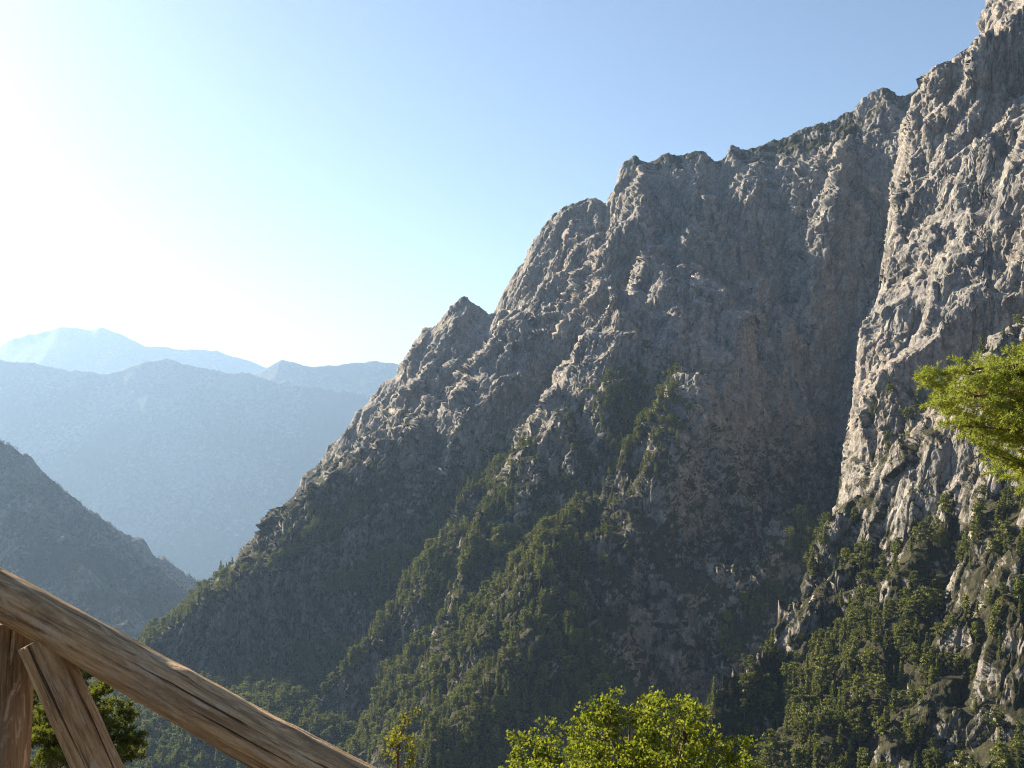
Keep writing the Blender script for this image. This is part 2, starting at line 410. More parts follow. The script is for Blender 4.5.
# ------------------------------------------------------------------ farther ridges
def simple_mountain(name, ridges, ymin, ymax, cols, rows, mat, amp, size, seed, vegk=.5, far=1.0):
    ridges = [([(a * far, b * far, c * far, e) for a, b, c, e in pts], kink * far, s2) for pts, kink, s2 in ridges]
    ymin, ymax, amp, size = ymin * far, ymax * far, amp * far, size * far
    def hf(X, Y):
        wx = size * .35 * noise(X / size, Y / size, seed=seed); wy = size * .35 * noise(X / size, Y / size, seed=seed + 1)
        H = None
        for pts, kink, s2 in ridges:
            h = ridge_height(X + wx * .3, Y + wy * .3, pts, kink, s2); H = h if H is None else smax(H, h, amp * .5)
        return (H + amp * ridged((X + .5 * Y + wx) / size, (Y - .5 * X) / (size * 2.4), seed=seed + 2)
                + amp * .5 * ridged((X + wx) / (size * .42), (Y + wy) / (size * .8), seed=seed + 3)
                + amp * .5 * fbm(X / (size * .25), Y / (size * .25), seed=seed + 5, oct=4) - amp * .5)
    u = ((cols - CX) / F).astype(np.float32)
    X, Y, Z = sheet(hf, u, ymin, ymax, rows, nfine=700)
    V = np.stack([X, Y, Z], -1); n = grid_normals(V)
    me = mesh_from_grid(name, V)
    add_veg(me, np.clip(vegk + .35 * fbm(X / size, Y / size, Z / size, seed=seed + 7, oct=3) + .2 * (n[..., 2] - .7), 0, 1))
    link(name, me, mat, kind='structure')
    return V, n

HILL_V, HILL_N = simple_mountain('hill', [
    (poly([(-500,250,3900),(-200,360,3600),(-60,415,3420),(0,446,3350),(30,462,3330),(60,490,3300),(95,520,3260),(130,550,3230),(165,578,3200),(203,604,3170),(235,640,3120),(260,680,3060)], .85), 500, .7),
    (poly([(0,448,3350),(40,520,3050),(110,600,2800),(160,680,2600)], .8), 400, .7),
    (poly([(60,492,3300),(120,560,3080),(180,625,2950),(220,680,2850)], .8), 400, .7)],
    1900, 4300, np.arange(-260, 330, 1.2), 420, M_HILL, 24, 150, 60, .58, 1.42)
simple_mountain('far_ridge', [
    (poly([(-500,330,7000),(-150,350,7000),(0,361,7000),(50,368,7000),(108,375,7000),(140,361,7000),(160,357,7000),(180,364,7000),(205,371,7000),(245,372,7000),(290,385,7000),(400,400,7000)], 1.25), 2500, .8),
    (poly([(225,378,7885),(262,369,7900),(281,361,7915),(303,365,7915),(340,364,7915),(372,362,7900),(394,363,7892),(450,372,7900),(700,380,7915)], 1.2), 2500, .6)],
    4200, 9600, np.arange(-260, 520, 1.5), 320, M_FAR, 22, 520, 90, .6, 2.4)
simple_mountain('distant_peak', [
    (poly([(-600,420,11500),(-200,400,11300),(-60,368,11100),(0,345,11000),(28,334,11000),(58,327,11000),(75,328,11000),(86,331,11000),(100,328,11000),(128,338,11000),(148,347,11000),(163,346,11000),(195,350,11000),(222,352,11100),(262,366,11200),(330,380,11400),(500,390,11500)], 1.0), 3500, .6)],
    9200, 13500, np.arange(-260, 520, 1.5), 160, M_FAR, 22, 700, 100, .5, 2.2)

# ground: the slope below the viewpoint, the gorge floor and everything on to the horizon
def ground_h(X, Y):
    near = -1.62 - 0.68 * np.maximum(Y - 2.7, 0)
    floor = -820 - .17 * np.clip(Y - 3000, 0, 12000) - 0 * near
    H = smax(near, floor, 20)
    k = sstep(6, 60, np.hypot(X, Y))
    return H + (.12 * noise(X / 2.3, Y / 2.3, seed=41) + .05 * noise(X / .6, Y / .6, seed=42)) + k * 2.2 * fbm(X / 40, Y / 40, seed=43, oct=4)
ang = np.linspace(-math.pi, math.pi, 361)[:-1]
rad = np.concatenate([[0.3], np.geomspace(.8, 30000, 330)])
A, Rr = np.meshgrid(ang, rad, indexing='ij')
GX = (Rr * np.sin(A)).astype(np.float32); GY = (Rr * np.cos(A)).astype(np.float32)
def ground_full(X, Y):
    f = ground_h(X, Y)
    back = -1.62 + .25 * np.maximum(-Y - 2, 0)            # hillside behind the viewpoint climbs gently
    return np.where(Y < -2, np.minimum(back, 150) + .12 * noise(X / 2.3, Y / 2.3, seed=41), f)
GV = np.stack([GX, GY, ground_full(GX, GY)], -1)
nu, nv = GV.shape[:2]
idx = np.arange(nu * nv, dtype=np.int32).reshape(nu, nv); idn = np.roll(idx, -1, 0)
q = np.stack([idx[:, :-1], idn[:, :-1], idn[:, 1:], idx[:, 1:]], -1).reshape(-1, 4)
gme = mesh_np('ground', GV.reshape(-1, 3), q[:, ::-1])
add_veg(gme, .45 + .4 * sstep(60, 400, np.hypot(GX, GY)) + .3 * noise(GX / 9, GY / 9, seed=44))
link('ground', gme, M_SOIL, kind='structure')

# ------------------------------------------------------------------ haze
import bmesh
def haze_box():
    x0, x1, y0, y1, z0, z1 = -31000, 31000, -31000, 31000, -3900, 2950
    bm = bmesh.new(); bmesh.ops.create_cube(bm, size=1)
    for v in bm.verts:
        v.co = ((x0 + x1) / 2 + v.co.x * (x1 - x0), (y0 + y1) / 2 + v.co.y * (y1 - y0), (z0 + z1) / 2 + v.co.z * (z1 - z0))
    me = bpy.data.meshes.new('haze'); bm.to_mesh(me); bm.free()
    m = bpy.data.materials.new('haze_air'); m.use_nodes = True; t = m.node_tree; t.nodes.clear()
    out = t.nodes.new('ShaderNodeOutputMaterial'); pv = t.nodes.new('ShaderNodeVolumePrincipled')
    pv.inputs['Color'].default_value = (.40, .63, 1, 1); pv.inputs['Density'].default_value = HAZE_DENSITY
    pv.inputs['Anisotropy'].default_value = .3
    t.links.new(pv.outputs[0], out.inputs['Volume'])
    link('haze', me, m, kind='stuff')
haze_box()

# ------------------------------------------------------------------ foliage
def leaf_material(name, dark, light, trans=.35, scale=1.0, edge=(.02, .025, .01)):
    m, t, b = new_mat(name)
    geo = N(t, 'ShaderNodeNewGeometry')
    isl = geo.outputs['Random Per Island']
    oi = N(t, 'ShaderNodeObjectInfo')
    k = math_n(t, 'ADD', math_n(t, 'MULTIPLY', isl, .65), math_n(t, 'MULTIPLY', oi.outputs['Random'], .35))
    c = ramp(t, k, [(.1, dark), (.9, light)])
    t.links.new(c, b.inputs['Base Color']); b.inputs['Roughness'].default_value = .7
    tr = N(t, 'ShaderNodeBsdfTranslucent'); t.links.new(mixc(t, .35, c, (.30, .34, .03)), tr.inputs[0])
    mx = N(t, 'ShaderNodeMixShader'); mx.inputs[0].default_value = trans
    t.links.new(b.outputs[0], mx.inputs[1]); t.links.new(tr.outputs[0], mx.inputs[2])
    t.links.new(mx.outputs[0], t.nodes['Material Output'].inputs[0])
    return m
def bark_material(name, a, b_, scale=1.0):
    m, t, b = new_mat(name)
    co = N(t, 'ShaderNodeTexCoord').outputs['Object']
    k = tnoise(t, mapping(t, co, (8 * scale, 8 * scale, 2 * scale)), 1, 5)
    t.links.new(ramp(t, k, [(.3, a), (.7, b_)]), b.inputs['Base Color'])
    bm = N(t, 'ShaderNodeBump'); bm.inputs['Distance'].default_value = .02; t.links.new(k, bm.inputs['Height'])
    t.links.new(bm.outputs[0], b.inputs['Normal'])
    return m
M_NEEDLE = leaf_material('conifer_needles', (.014, .026, .008), (.20, .215, .05), .25)
M_SCRUB = leaf_material('scrub_leaves', (.030, .038, .014), (.12, .115, .045), .25)
M_BARK = bark_material('bark', (.05, .035, .025), (.17, .13, .10))
M_BROAD = leaf_material('broad_leaves', (.03, .06, .006), (.30, .33, .035), .5)
M_SPRAY = leaf_material('fresh_needles', (.10, .14, .02), (.32, .36, .08), .45)
M_DPINE = leaf_material('dark_needles', (.028, .045, .012), (.11, .13, .03), .35)

def unit(v): return v / (np.linalg.norm(v, axis=-1, keepdims=True) + 1e-9)
def leaf_quads(C, size, g, aspect=.6, up=None, axis=None):
    """one rhombus leaf per centre, turned at random or along an axis"""
    n = len(C)
    a = unit(g.normal(size=(n, 3))) if axis is None else unit(axis + g.normal(size=(n, 3)) * .45)
    r = g.normal(size=(n, 3))
    if up is not None: r = r * .7 + np.array([0, 0, up])[None] * 0 + g.normal(size=(n, 3)) * .1
    b = unit(np.cross(a, r)); s = np.asarray(size).reshape(-1, 1) * np.ones((n, 1))
    v = np.stack([C - a * s * .5, C + b * s * .5 * aspect, C + a * s * .5, C - b * s * .5 * aspect], 1)
    return v.reshape(-1, 3), np.arange(4 * n, dtype=np.int32).reshape(n, 4)

def tube_np(pts, radii, sides=6):
    pts = np.asarray(pts, float); V = []; Fc = []
    up = np.array([.13, .31, .94])
    for i, (p, r) in enumerate(zip(pts, radii)):
        d = pts[min(i + 1, len(pts) - 1)] - pts[max(i - 1, 0)]; d = d / (np.linalg.norm(d) + 1e-9)
        a = np.cross(d, up if abs(d @ up) < .95 else np.array([1., 0, 0])); a /= np.linalg.norm(a); b = np.cross(d, a)
        for k in range(sides):
            t = 2 * math.pi * k / sides; V.append(p + r * (math.cos(t) * a + math.sin(t) * b))
    for i in range(len(pts) - 1):
        for k in range(sides):
            Fc.append([i * sides + k, i * sides + (k + 1) % sides, (i + 1) * sides + (k + 1) % sides, (i + 1) * sides + k])
    return np.array(V), np.array(Fc, np.int32)
def merge(parts):
    V = []; Fc = []; o = 0
    for v, f in parts:
        V.append(v); Fc.append(f + o); o += len(v)
    return np.concatenate(V), np.concatenate(Fc)

# small conifers of the slopes, one unit tall
def conifer_proto(kind, seed):
    g = np.random.default_rng(seed); C = []; S = []
    limbs = []
    if kind == 'fir':                                     # tiers of drooping boughs
        h = .10
        while h < .97:
            rad = .21 * (1 - h) ** .75 + .015; nb = int(g.integers(4, 7)); a0 = g.uniform(0, 6.28)
            for k in range(nb):
                a = a0 + 6.28 * k / nb + g.normal() * .25; rr = rad * g.uniform(.6, 1.2)
                m = max(2, int(9 * rr / .2)); f = (np.arange(m) + .6) / m
                c = np.stack([np.cos(a) * rr * f, np.sin(a) * rr * f, h - .10 * rr * f + .10 * rr * f * f], 1)
                C.append(c + g.normal(size=c.shape) * .012); S.append(np.full(m, .082) * (1.15 - .4 * f))
                C.append(c + g.normal(size=c.shape) * .018); S.append(np.full(m, .062))
                limbs.append(([(0, 0, h), tuple(c[-1])], [.006, .002]))
            h += g.uniform(.05, .075)
    elif kind == 'column':                                # narrow cypress
        m = 520; h = g.uniform(.06, 1, m); rad = .10 * np.sqrt(np.clip(1 - h, 0, 1)) * np.minimum(1, (h + .02) * 5) * (.75 + .35 * np.sin(h * 23 + seed))
        a = g.uniform(0, 6.28, m); r_ = rad * g.uniform(.55, 1.15, m)
        C.append(np.stack([np.cos(a) * r_, np.sin(a) * r_, h], 1)); S.append(np.full(m, .062))
    else:                                                 # round or flat topped pine
        nb = 15 if kind == 'pine' else 11
        for k in range(nb):
            a = 2.4 * k + g.normal() * .3; h = .36 + .58 * (k + .5) / nb
            rad = (.30 if kind == 'pine' else .36) * (1.08 - abs(h - .62) * 1.6) * g.uniform(.5, 1.1)
            e = np.array([math.cos(a) * rad, math.sin(a) * rad, h + g.normal() * .02])
            limbs.append(([(0, 0, h - .12), tuple(e * [.5, .5, 1] - [0, 0, .04]), tuple(e)], [.012, .008, .004]))
            for q_ in range(3):
                ctr = e * [1 - .35 * q_, 1 - .35 * q_, 1] + g.normal(size=3) * [.04, .04, .015]
                m = 17; o = unit(g.normal(size=(m, 3))) * g.uniform(.5, 1, (m, 1)) * [.085, .085, .045]
                C.append(ctr + o); S.append(np.full(m, .075) * g.uniform(.7, 1.2, m))
    C = np.concatenate(C); S = np.concatenate(S)
    v, f = leaf_quads(C, S, g, .8)
    crown = mesh_np('crown', v, f); crown.materials.append(M_NEEDLE)
    bend = g.normal(size=2) * .012
    tv = [tube_np([(0, 0, -.08), (bend[0], bend[1], .3), (0, 0, .65), (0, 0, .96)], [.022, .017, .010, .003], 6)]
    tv += [tube_np(p, r_, 4) for p, r_ in limbs]
    v, f = merge(tv); trunk = mesh_np('trunk', v, f); trunk.materials.append(M_BARK)
    return crown, trunk
KINDS_ = ['fir', 'fir', 'pine', 'pine', 'column', 'spreading', 'pine', 'fir']
PROTO = [conifer_proto(k, 100 + i) for i, k in enumerate(KINDS_)]

def scatter(V, n, dens, per_area, seed, exclude=None):
    """points on the grid surface, chance ~ density * area; only where the viewpoint can see them"""
    g = np.random.default_rng(seed)
    a = np.linalg.norm(np.cross(V[1:, :-1] - V[:-1, :-1], V[:-1, 1:] - V[:-1, :-1]), axis=-1)
    el = V[..., 2] / V[..., 1]; run = np.maximum.accumulate(el, axis=1)
    seen = el + 11 / V[..., 1] > run                         # its top would show
    pr = a * dens[:-1, :-1] * per_area * seen[:-1, :-1] * np.clip(n[:-1, :-1, 2], .15, 1)
    hit = g.random(pr.shape) < pr
    i, j = np.nonzero(hit)
    t1, t2 = g.random((2, len(i), 1))
    p = V[i, j] + t1 * (V[i + 1, j] - V[i, j]) + t2 * (V[i, j + 1] - V[i, j])
    return p, i, j

hd = np.clip(.45 + .9 * noise(HILL_V[..., 0] / 120, HILL_V[..., 1] / 120, HILL_V[..., 2] / 120, seed=36), 0, 1)
p_hill, _, _ = scatter(HILL_V, HILL_N, hd, 1 / 260.0, 15)
hx = CX + F * p_hill[:, 0] / p_hill[:, 1]; hy = HY - F * p_hill[:, 2] / p_hill[:, 1]
p_hill = p_hill[(hx > -30) & (hx < 260) & (hy < 720)]
p_all, ti, tj = scatter(V, n, np.clip(dens, 0, 1), 1 / 54.0, 5)
inx = (CX + F * p_all[:, 0] / p_all[:, 1]); iny = HY - F * p_all[:, 2] / p_all[:, 1]
ok = (inx > -20) & (inx < 1050) & (iny < 800) & (iny > 200)
p_all = p_all[ok]; inx = inx[ok]; iny = iny[ok]
g = np.random.default_rng(77)
tree_h = g.uniform(8, 19, len(p_all)) * np.interp(p_all[:, 1], [900, 1500], [1, 1.45]) * np.where(g.random(len(p_all)) < .15, 1.35, 1) * np.where(iny < 520, .75, 1)
tree_k = g.choice(len(KINDS_), len(p_all), p=[.14, .13, .16, .15, .06, .10, .14, .12])
tree_r = g.uniform(0, 6.28, len(p_all)); tree_w = g.uniform(.75, 1.15, len(p_all))
indiv = np.zeros(len(p_all), bool)

def hidden_from_view(a, b, hp):
    """standing behind the rail, the leafy tree, the near pine or the bough"""
    t_ = np.interp(a, [0, 100, 160, 250, 330, 368, 400], [572, 612, 640, 690, 745, 768, 790])
    u_ = np.interp(a, [0, 65, 150, 230, 300, 400], [632, 650, 700, 762, 800, 900])
    m = (b - .3 * hp > t_ - 2) & (b - .6 * hp < u_) | (a < 140) & (b > 600)
    m |= ((a - 628) / 128) ** 2 + ((b - 775) / 82) ** 2 < 1
    m |= (a > 925) & (b > 340) & (b - .5 * hp < 500) & (b - 490 < (a - 925) * .9)
    m |= (b - .5 * hp > 768) | (a < 4) | (a > 1020)
    return m
hp_all = F * tree_h / p_all[:, 1]
score = np.where(hidden_from_view(inx, iny, hp_all), 0, tree_h / p_all[:, 1])
order = np.argsort(-score)
chosen = order[:290]; indiv[chosen] = True

AREAS = [
    (lambda a, b: a > 960 and b > 640, 'in the lowest right-hand corner below the sunlit wall'),
    (lambda a, b: a > 880 and b > 640, 'on the rocky slope at the foot of the sunlit wall'),
    (lambda a, b: a > 960 and b > 500, 'below the bright bough on the sunlit wall'),
    (lambda a, b: a > 880 and b > 540, 'among pale outcrops low on the sunlit wall'),
    (lambda a, b: a > 840 and b <= 640, 'on the ledges of the sunlit wall beside the shaded gully'),
    (lambda a, b: a > 780 and b > 700, 'on the floor of the shaded bowl'),
    (lambda a, b: a > 780, 'under the crest of the pinnacled rib'),
    (lambda a, b: a > 730 and b > 700, 'where the shaded bowl meets the leafy tree'),
    (lambda a, b: a > 640, 'on the left side of the pinnacled rib'),
    (lambda a, b: a > 480, 'on the wooded spur above the leafy tree'),
    (lambda a, b: a > 380, 'on the spur above the thin sapling'),
    (lambda a, b: a > 250, 'on the slope above the lower end of the rail'),
    (lambda a, b: True, 'in the forest just under the middle of the rail')]
KLAB = dict(fir='pointed fir', pine='bushy pine', column='narrow cypress', spreading='flat-topped pine')
KNAME = dict(fir='fir_tree', pine='pine_tree', column='cypress_tree', spreading='pine_tree')
KCAT = dict(fir='fir tree', pine='pine tree', column='cypress', spreading='pine tree')
groups_ = {}
for q_ in chosen:
    ar = next(lab for test, lab in AREAS if test(inx[q_], iny[q_]))
    size = 'tall' if tree_h[q_] > 16.5 else 'small' if tree_h[q_] < 13 else 'mid-sized'
    groups_.setdefault((KINDS_[tree_k[q_]], ar, size), []).append(q_)
for (kind, ar, size), mem in groups_.items():
    names = {}
    if len(mem) > 1:
        for word, key in (('leftmost', lambda q: inx[q]), ('rightmost', lambda q: -inx[q]), ('highest', lambda q: iny[q]), ('lowest', lambda q: -iny[q])):
            rest = [q for q in mem if q not in names]
            if len(rest) == 0: break
            best = min(mem, key=key)
            if best in names: continue
            names[best] = word + ' ' + size + ' ' + KLAB[kind] + ' ' + ar
        rest = [q for q in mem if q not in names]
        for q in rest: names[q] = (size + ' ' + KLAB[kind] + ' amid others ' + ar) if len(rest) > 1 else size + ' ' + KLAB[kind] + ' between others ' + ar
    else: names[mem[0]] = 'only ' + size + ' ' + KLAB[kind] + ' ' + ar
    for q in mem:
        k = tree_k[q]; h, wd = tree_h[q], tree_w[q]
        root = bpy.data.objects.new(KNAME[kind], None); COL.objects.link(root)
        root.location = p_all[q]; root.rotation_euler = (0, 0, tree_r[q]); root.scale = (h * wd, h * wd, h); root.empty_display_size = .1
        root['label'] = names[q]; root['category'] = KCAT[kind]; root['group'] = size + ' ' + KLAB[kind] + ('es ' if kind == 'column' else 's ') + ar
        for nm, me in (('crown', PROTO[k][0]), ('trunk', PROTO[k][1])):
            c = bpy.data.objects.new(nm, me); COL.objects.link(c); c.parent = root

def instances(name, pts, sc, rot, pick, protos, label, cat):
    """one object of ground cover: a point cloud that carries small plants"""
    me = bpy.data.meshes.new(name); me.vertices.add(len(pts)); me.vertices.foreach_set('co', np.ascontiguousarray(pts, np.float32).ravel())
    a = me.attributes.new('sc', 'FLOAT_VECTOR', 'POINT'); a.data.foreach_set('vector', np.ascontiguousarray(sc, np.float32).ravel())
    a = me.attributes.new('rz', 'FLOAT_VECTOR', 'POINT'); a.data.foreach_set('vector', np.ascontiguousarray(rot, np.float32).ravel())
    a = me.attributes.new('pick', 'INT', 'POINT'); a.data.foreach_set('value', np.ascontiguousarray(pick, np.int32))
    o = link(name, me, None, kind='stuff', label=label, category=cat)
    lib = bpy.data.collections.new(name + '_kinds')
    for i, parts in enumerate(protos):
        v = []; f = []; mi = []; off = 0; mats = []
        jm = bpy.data.meshes.new('plant')
        for pi, m_ in enumerate(parts):
            co = np.empty(len(m_.vertices) * 3, np.float32); m_.vertices.foreach_get('co', co)
            fi = np.empty(len(m_.polygons) * 4, np.int32); m_.loops.foreach_get('vertex_index', fi)
            v.append(co.reshape(-1, 3)); f.append(fi.reshape(-1, 4) + off); off += len(m_.vertices); mi += [pi] * len(m_.polygons); mats.append(m_.materials[0])
        jm = mesh_np('plant', np.concatenate(v), np.concatenate(f))
        for m_ in mats: jm.materials.append(m_)
        jm.polygons.foreach_set('material_index', np.array(mi, np.int32))
        po = bpy.data.objects.new('plant_%02d' % i, jm); lib.objects.link(po)
    ng = bpy.data.node_groups.new(name + '_nodes', 'GeometryNodeTree')
    ng.interface.new_socket('Geometry', in_out='INPUT', socket_type='NodeSocketGeometry')
    ng.interface.new_socket('Geometry', in_out='OUTPUT', socket_type='NodeSocketGeometry')
    gi = ng.nodes.new('NodeGroupInput'); go = ng.nodes.new('NodeGroupOutput')
    ip = ng.nodes.new('GeometryNodeInstanceOnPoints'); ci = ng.nodes.new('GeometryNodeCollectionInfo')
    ci.inputs['Collection'].default_value = lib; ci.inputs['Separate Children'].default_value = True; ci.inputs['Reset Children'].default_value = True
    def attr(nm, ty):
        q = ng.nodes.new('GeometryNodeInputNamedAttribute'); q.data_type = ty; q.inputs['Name'].default_value = nm
        return [s for s in q.outputs if s.enabled and s.name == 'Attribute'][0]
    ip.inputs['Pick Instance'].default_value = True
    L = ng.links.new
    L(gi.outputs[0], ip.inputs['Points']); L(ci.outputs[0], ip.inputs['Instance'])
    L(attr('pick', 'INT'), ip.inputs['Instance Index']); L(attr('rz', 'FLOAT_VECTOR'), ip.inputs['Rotation']); L(attr('sc', 'FLOAT_VECTOR'), ip.inputs['Scale'])
    L(ip.outputs[0], go.inputs[0])
    md = o.modifiers.new('plants', 'NODES'); md.node_group = ng
    return o
r_ = ~indiv
z0 = np.zeros(r_.sum())
instances('forest', p_all[r_], np.stack([tree_h * tree_w, tree_h * tree_w, tree_h], 1)[r_], np.stack([z0, z0, tree_r[r_]], 1), tree_k[r_], PROTO,
          'conifer woods covering the mountain slopes and spurs', 'forest')

nh = len(p_hill); gh = np.random.default_rng(79); hh = gh.uniform(8, 17, nh); z0 = np.zeros(nh)
instances('forest', p_hill, np.stack([hh, hh, hh], 1), np.stack([z0, z0, gh.uniform(0, 6.28, nh)], 1), gh.choice(len(KINDS_), nh), PROTO,
          'hazy woods on the dark hill across the gorge', 'forest')

# low scrub on ledges and cracks
def scrub_proto(seed):
    g = np.random.default_rng(seed); m = 70
    o = unit(g.normal(size=(m, 3))) * g.uniform(.3, 1, (m, 1)) * [.5, .5, .38]; o[:, 2] = np.abs(o[:, 2])
    v, f = leaf_quads(o, g.uniform(.18, .34, m), g, .8)
    me = mesh_np('scrub', v, f); me.materials.append(M_SCRUB); return (me,)
SP = [scrub_proto(i + 300) for i in range(4)]
sden = (.10 + .9 * sstep(250, -150, V[..., 2]) * .55 + .5 * dens) * sstep(.25, .6, n2[..., 2]) * sstep(-.1, .35, noise(V[..., 0] / 35, V[..., 1] / 35, V[..., 2] / 35, seed=71))
ps, si, sj = scatter(V, n2, sden, 1 / 34.0, 9)
sx = CX + F * ps[:, 0] / ps[:, 1]; ps = ps[(sx > 100) & (sx < 1050)]
g = np.random.default_rng(78); ss = g.uniform(1.6, 4.6, len(ps)); z0 = np.zeros(len(ps))
instances('scrub', ps, np.stack([ss, ss, ss * .9], 1), np.stack([z0, z0, g.uniform(0, 6.28, len(ps))], 1), g.integers(0, 4, len(ps)), SP,
          'low scrub dotted over the rock ledges and between the trees', 'scrub')

# ------------------------------------------------------------------ the wooden railing
def wood_material(name, tint=1.0, red=.5):
    m, t, b = new_mat(name)
    co = N(t, 'ShaderNodeTexCoord').outputs['Object']
    fib = tnoise(t, mapping(t, co, (110, 110, 7)), 1, 7, .7, .5)
    patch = tnoise(t, mapping(t, co, (16, 16, 4)), 1, 8, .72, .8)
    pale = tnoise(t, mapping(t, co, (60, 60, 11)), 1, 6, .68, .8)
    big = tnoise(t, mapping(t, co, (9, 9, 2)), 1, 3, .5)
    c = ramp(t, fib, [(.32, (.10 * tint, .062 * tint, .038 * tint)), (.48, (.36 * tint, .235 * tint, .12 * tint)), (.64, (.50 * tint, .37 * tint, .22 * tint))])
    c = mixc(t, ramp(t, patch, [(.44, (0, 0, 0)), (.62, (.8 * red + .3,) * 3)]), c, (.22, .14, .08))
    c = mixc(t, ramp(t, pale, [(.56, (0, 0, 0)), (.64, (.8, .8, .8))]), c, (.66, .52, .36))
    c = mixc(t, ramp(t, big, [(.5, (0, 0, 0)), (.72, (.55, .55, .55))]), c, (.46, .38, .28))
    crack = tnoise(t, mapping(t, co, (60, 60, 1.3)), 1, 4, .55, .2)
    ck = ramp(t, crack, [(.34, (.9, .9, .9)), (.375, (0, 0, 0))])
    c = mixc(t, ck, c, (.05, .033, .022))
    vo = N(t, 'ShaderNodeTexVoronoi'); vo.inputs['Scale'].default_value = 1.0
    t.links.new(mapping(t, co, (11, 11, 5.5)), vo.inputs['Vector'])
    kn = ramp(t, vo.outputs['Distance'], [(.06, (1, 1, 1)), (.16, (0, 0, 0))])
    c = mixc(t, math_n(t, 'MULTIPLY', kn, .8), c, (.06, .035, .02))
    t.links.new(c, b.inputs['Base Color']); b.inputs['Roughness'].default_value = .72
    bm = N(t, 'ShaderNodeBump'); bm.inputs['Strength'].default_value = 1.0; bm.inputs['Distance'].default_value = .010
    h = math_n(t, 'ADD', math_n(t, 'MULTIPLY', fib, 1.2), math_n(t, 'MULTIPLY', pale, 1.0))
    h = math_n(t, 'SUBTRACT', h, math_n(t, 'MULTIPLY', ck, 1.5))
    t.links.new(h, bm.inputs['Height']); t.links.new(bm.outputs[0], b.inputs['Normal'])
    return m
M_LOG = wood_material('weathered_log', 1.55, .6)
M_POST = wood_material('weathered_post', .85, .3)
M_BRACE = wood_material('weathered_brace', 1.5, .2)

def log_mesh(name, pts, r0, r1, seed, mat, knots=()):
    """a peeled log along a gently bowed line: uneven section, flats, knots, worn ends"""
    pts = [Vector(p) for p in pts]; L = sum((b - a).length for a, b in zip(pts[:-1], pts[1:]))
    axis = (pts[-1] - pts[0]).normalized(); rot = axis.to_track_quat('Z', 'Y'); inv = rot.inverted()
    loc = [inv @ (p - pts[0]) for p in pts]
    nl, ns = max(30, int(L / .008)), 72
    zs = np.array([p.z for p in loc]); xs = np.array([p.x for p in loc]); ys = np.array([p.y for p in loc])
    t = np.linspace(0, 1, nl); zz = t * zs[-1]
    cxs = np.interp(zz, zs, xs); cys = np.interp(zz, zs, ys)
    k = np.hanning(41); k /= k.sum()
    sm = lambda v: np.convolve(np.pad(v, 20, mode='reflect', reflect_type='odd'), k, 'valid')
    cxs, cys = sm(cxs), sm(cys)
    th = np.linspace(0, 2 * math.pi, ns + 1)[:-1]
    T, ZZ = np.meshgrid(th, zz); rr = (r0 + (r1 - r0) * t)[:, None]
    ca, sa = np.cos(T), np.sin(T)
    f = 1 + .045 * noise(ca * 1.1, sa * 1.1, ZZ * 2.2, seed=seed) + .035 * noise(ca * 2.5, sa * 2.5, ZZ * 7, seed=seed + 1) \
        + .020 * noise(ca * 9, sa * 9, ZZ * 14, seed=seed + 2) + .012 * ridged(ca * 14, sa * 14, ZZ * 5, seed=seed + 3)
    f = f - .05 * sstep(.55, .9, noise(ca * 3.2, sa * 3.2, ZZ * 5, seed=seed + 4) + .35)      # hewn flats
    for kz, ka, ks in knots:
        dth = (T - ka + math.pi) % (2 * math.pi) - math.pi
        q = ((ZZ - kz) / .028) ** 2 + (dth * rr / .022) ** 2
        f = f + ks * np.exp(-q)
    rd = rr * f
    V = np.stack([cxs[:, None] + rd * ca, cys[:, None] + rd * sa, ZZ + 0 * T], -1).reshape(-1, 3)
    i = np.arange(nl * ns, dtype=np.int32).reshape(nl, ns); j = np.roll(i, -1, 1)
    Fq = np.stack([i[:-1], j[:-1], j[1:], i[1:]], -1).reshape(-1, 4)
    # end caps as fans of thin quads
    c0 = len(V); V = np.vstack([V, [cxs[0], cys[0], zz[0] - .002], [cxs[-1], cys[-1], zz[-1] + .002]])
    caps = []
    for a in range(0, ns, 2):
        b_, c_ = (a + 1) % ns, (a + 2) % ns
        caps.append([c0, i[0, c_], i[0, b_], i[0, a]]); caps.append([c0 + 1, i[-1, a], i[-1, b_], i[-1, c_]])
    me = mesh_np(name, V, np.vstack([Fq, np.array(caps, np.int32)]), True); me.materials.append(mat)
    return me, pts[0], rot
def log(name, pts, r0, r1, seed, mat, parent, base, knots=()):
    me, p0, rot = log_mesh(name, pts, r0, r1, seed, mat, knots)
    o = bpy.data.objects.new(name, me); COL.objects.link(o); o.parent = parent
    o.rotation_mode = 'QUATERNION'; o.rotation_quaternion = rot; o.location = p0 - base
    return o
YR = 1.93
base = Vector((P(14, 640, YR + .05)[0], YR + .05, -1.62))
rail = bpy.data.objects.new('wooden_railing', None); COL.objects.link(rail); rail.location = base; rail.empty_display_size = .2
rail['label'] = 'rustic railing of weathered brown logs, sloping down to the right at the viewpoint edge'; rail['category'] = 'railing'
log('top_rail', [P(x_, y_, YR) for x_, y_ in [(-330, 414), (-150, 512), (0, 595), (78, 637), (130, 667), (187, 699), (252, 735), (310, 767), (370, 800), (460, 850), (560, 905)]],
    .033, .061, 200, M_LOG, rail, base, [(.55, 1.2, .25), (.70, 4.0, .2), (.92, 5.2, .22), (1.02, .3, .2), (.78, 2.4, .16), (1.12, 1.9, .14)])
post_top = Vector(P(12, 622, YR + .055)); bx_ = Vector((P(-6, 768, YR + .05)[0] - .03, YR + .05, -1.75))
log('post', [bx_, bx_.lerp(post_top, .5), post_top], .050, .043, 220, M_POST, rail, base, [(.8, 4.2, .2)])
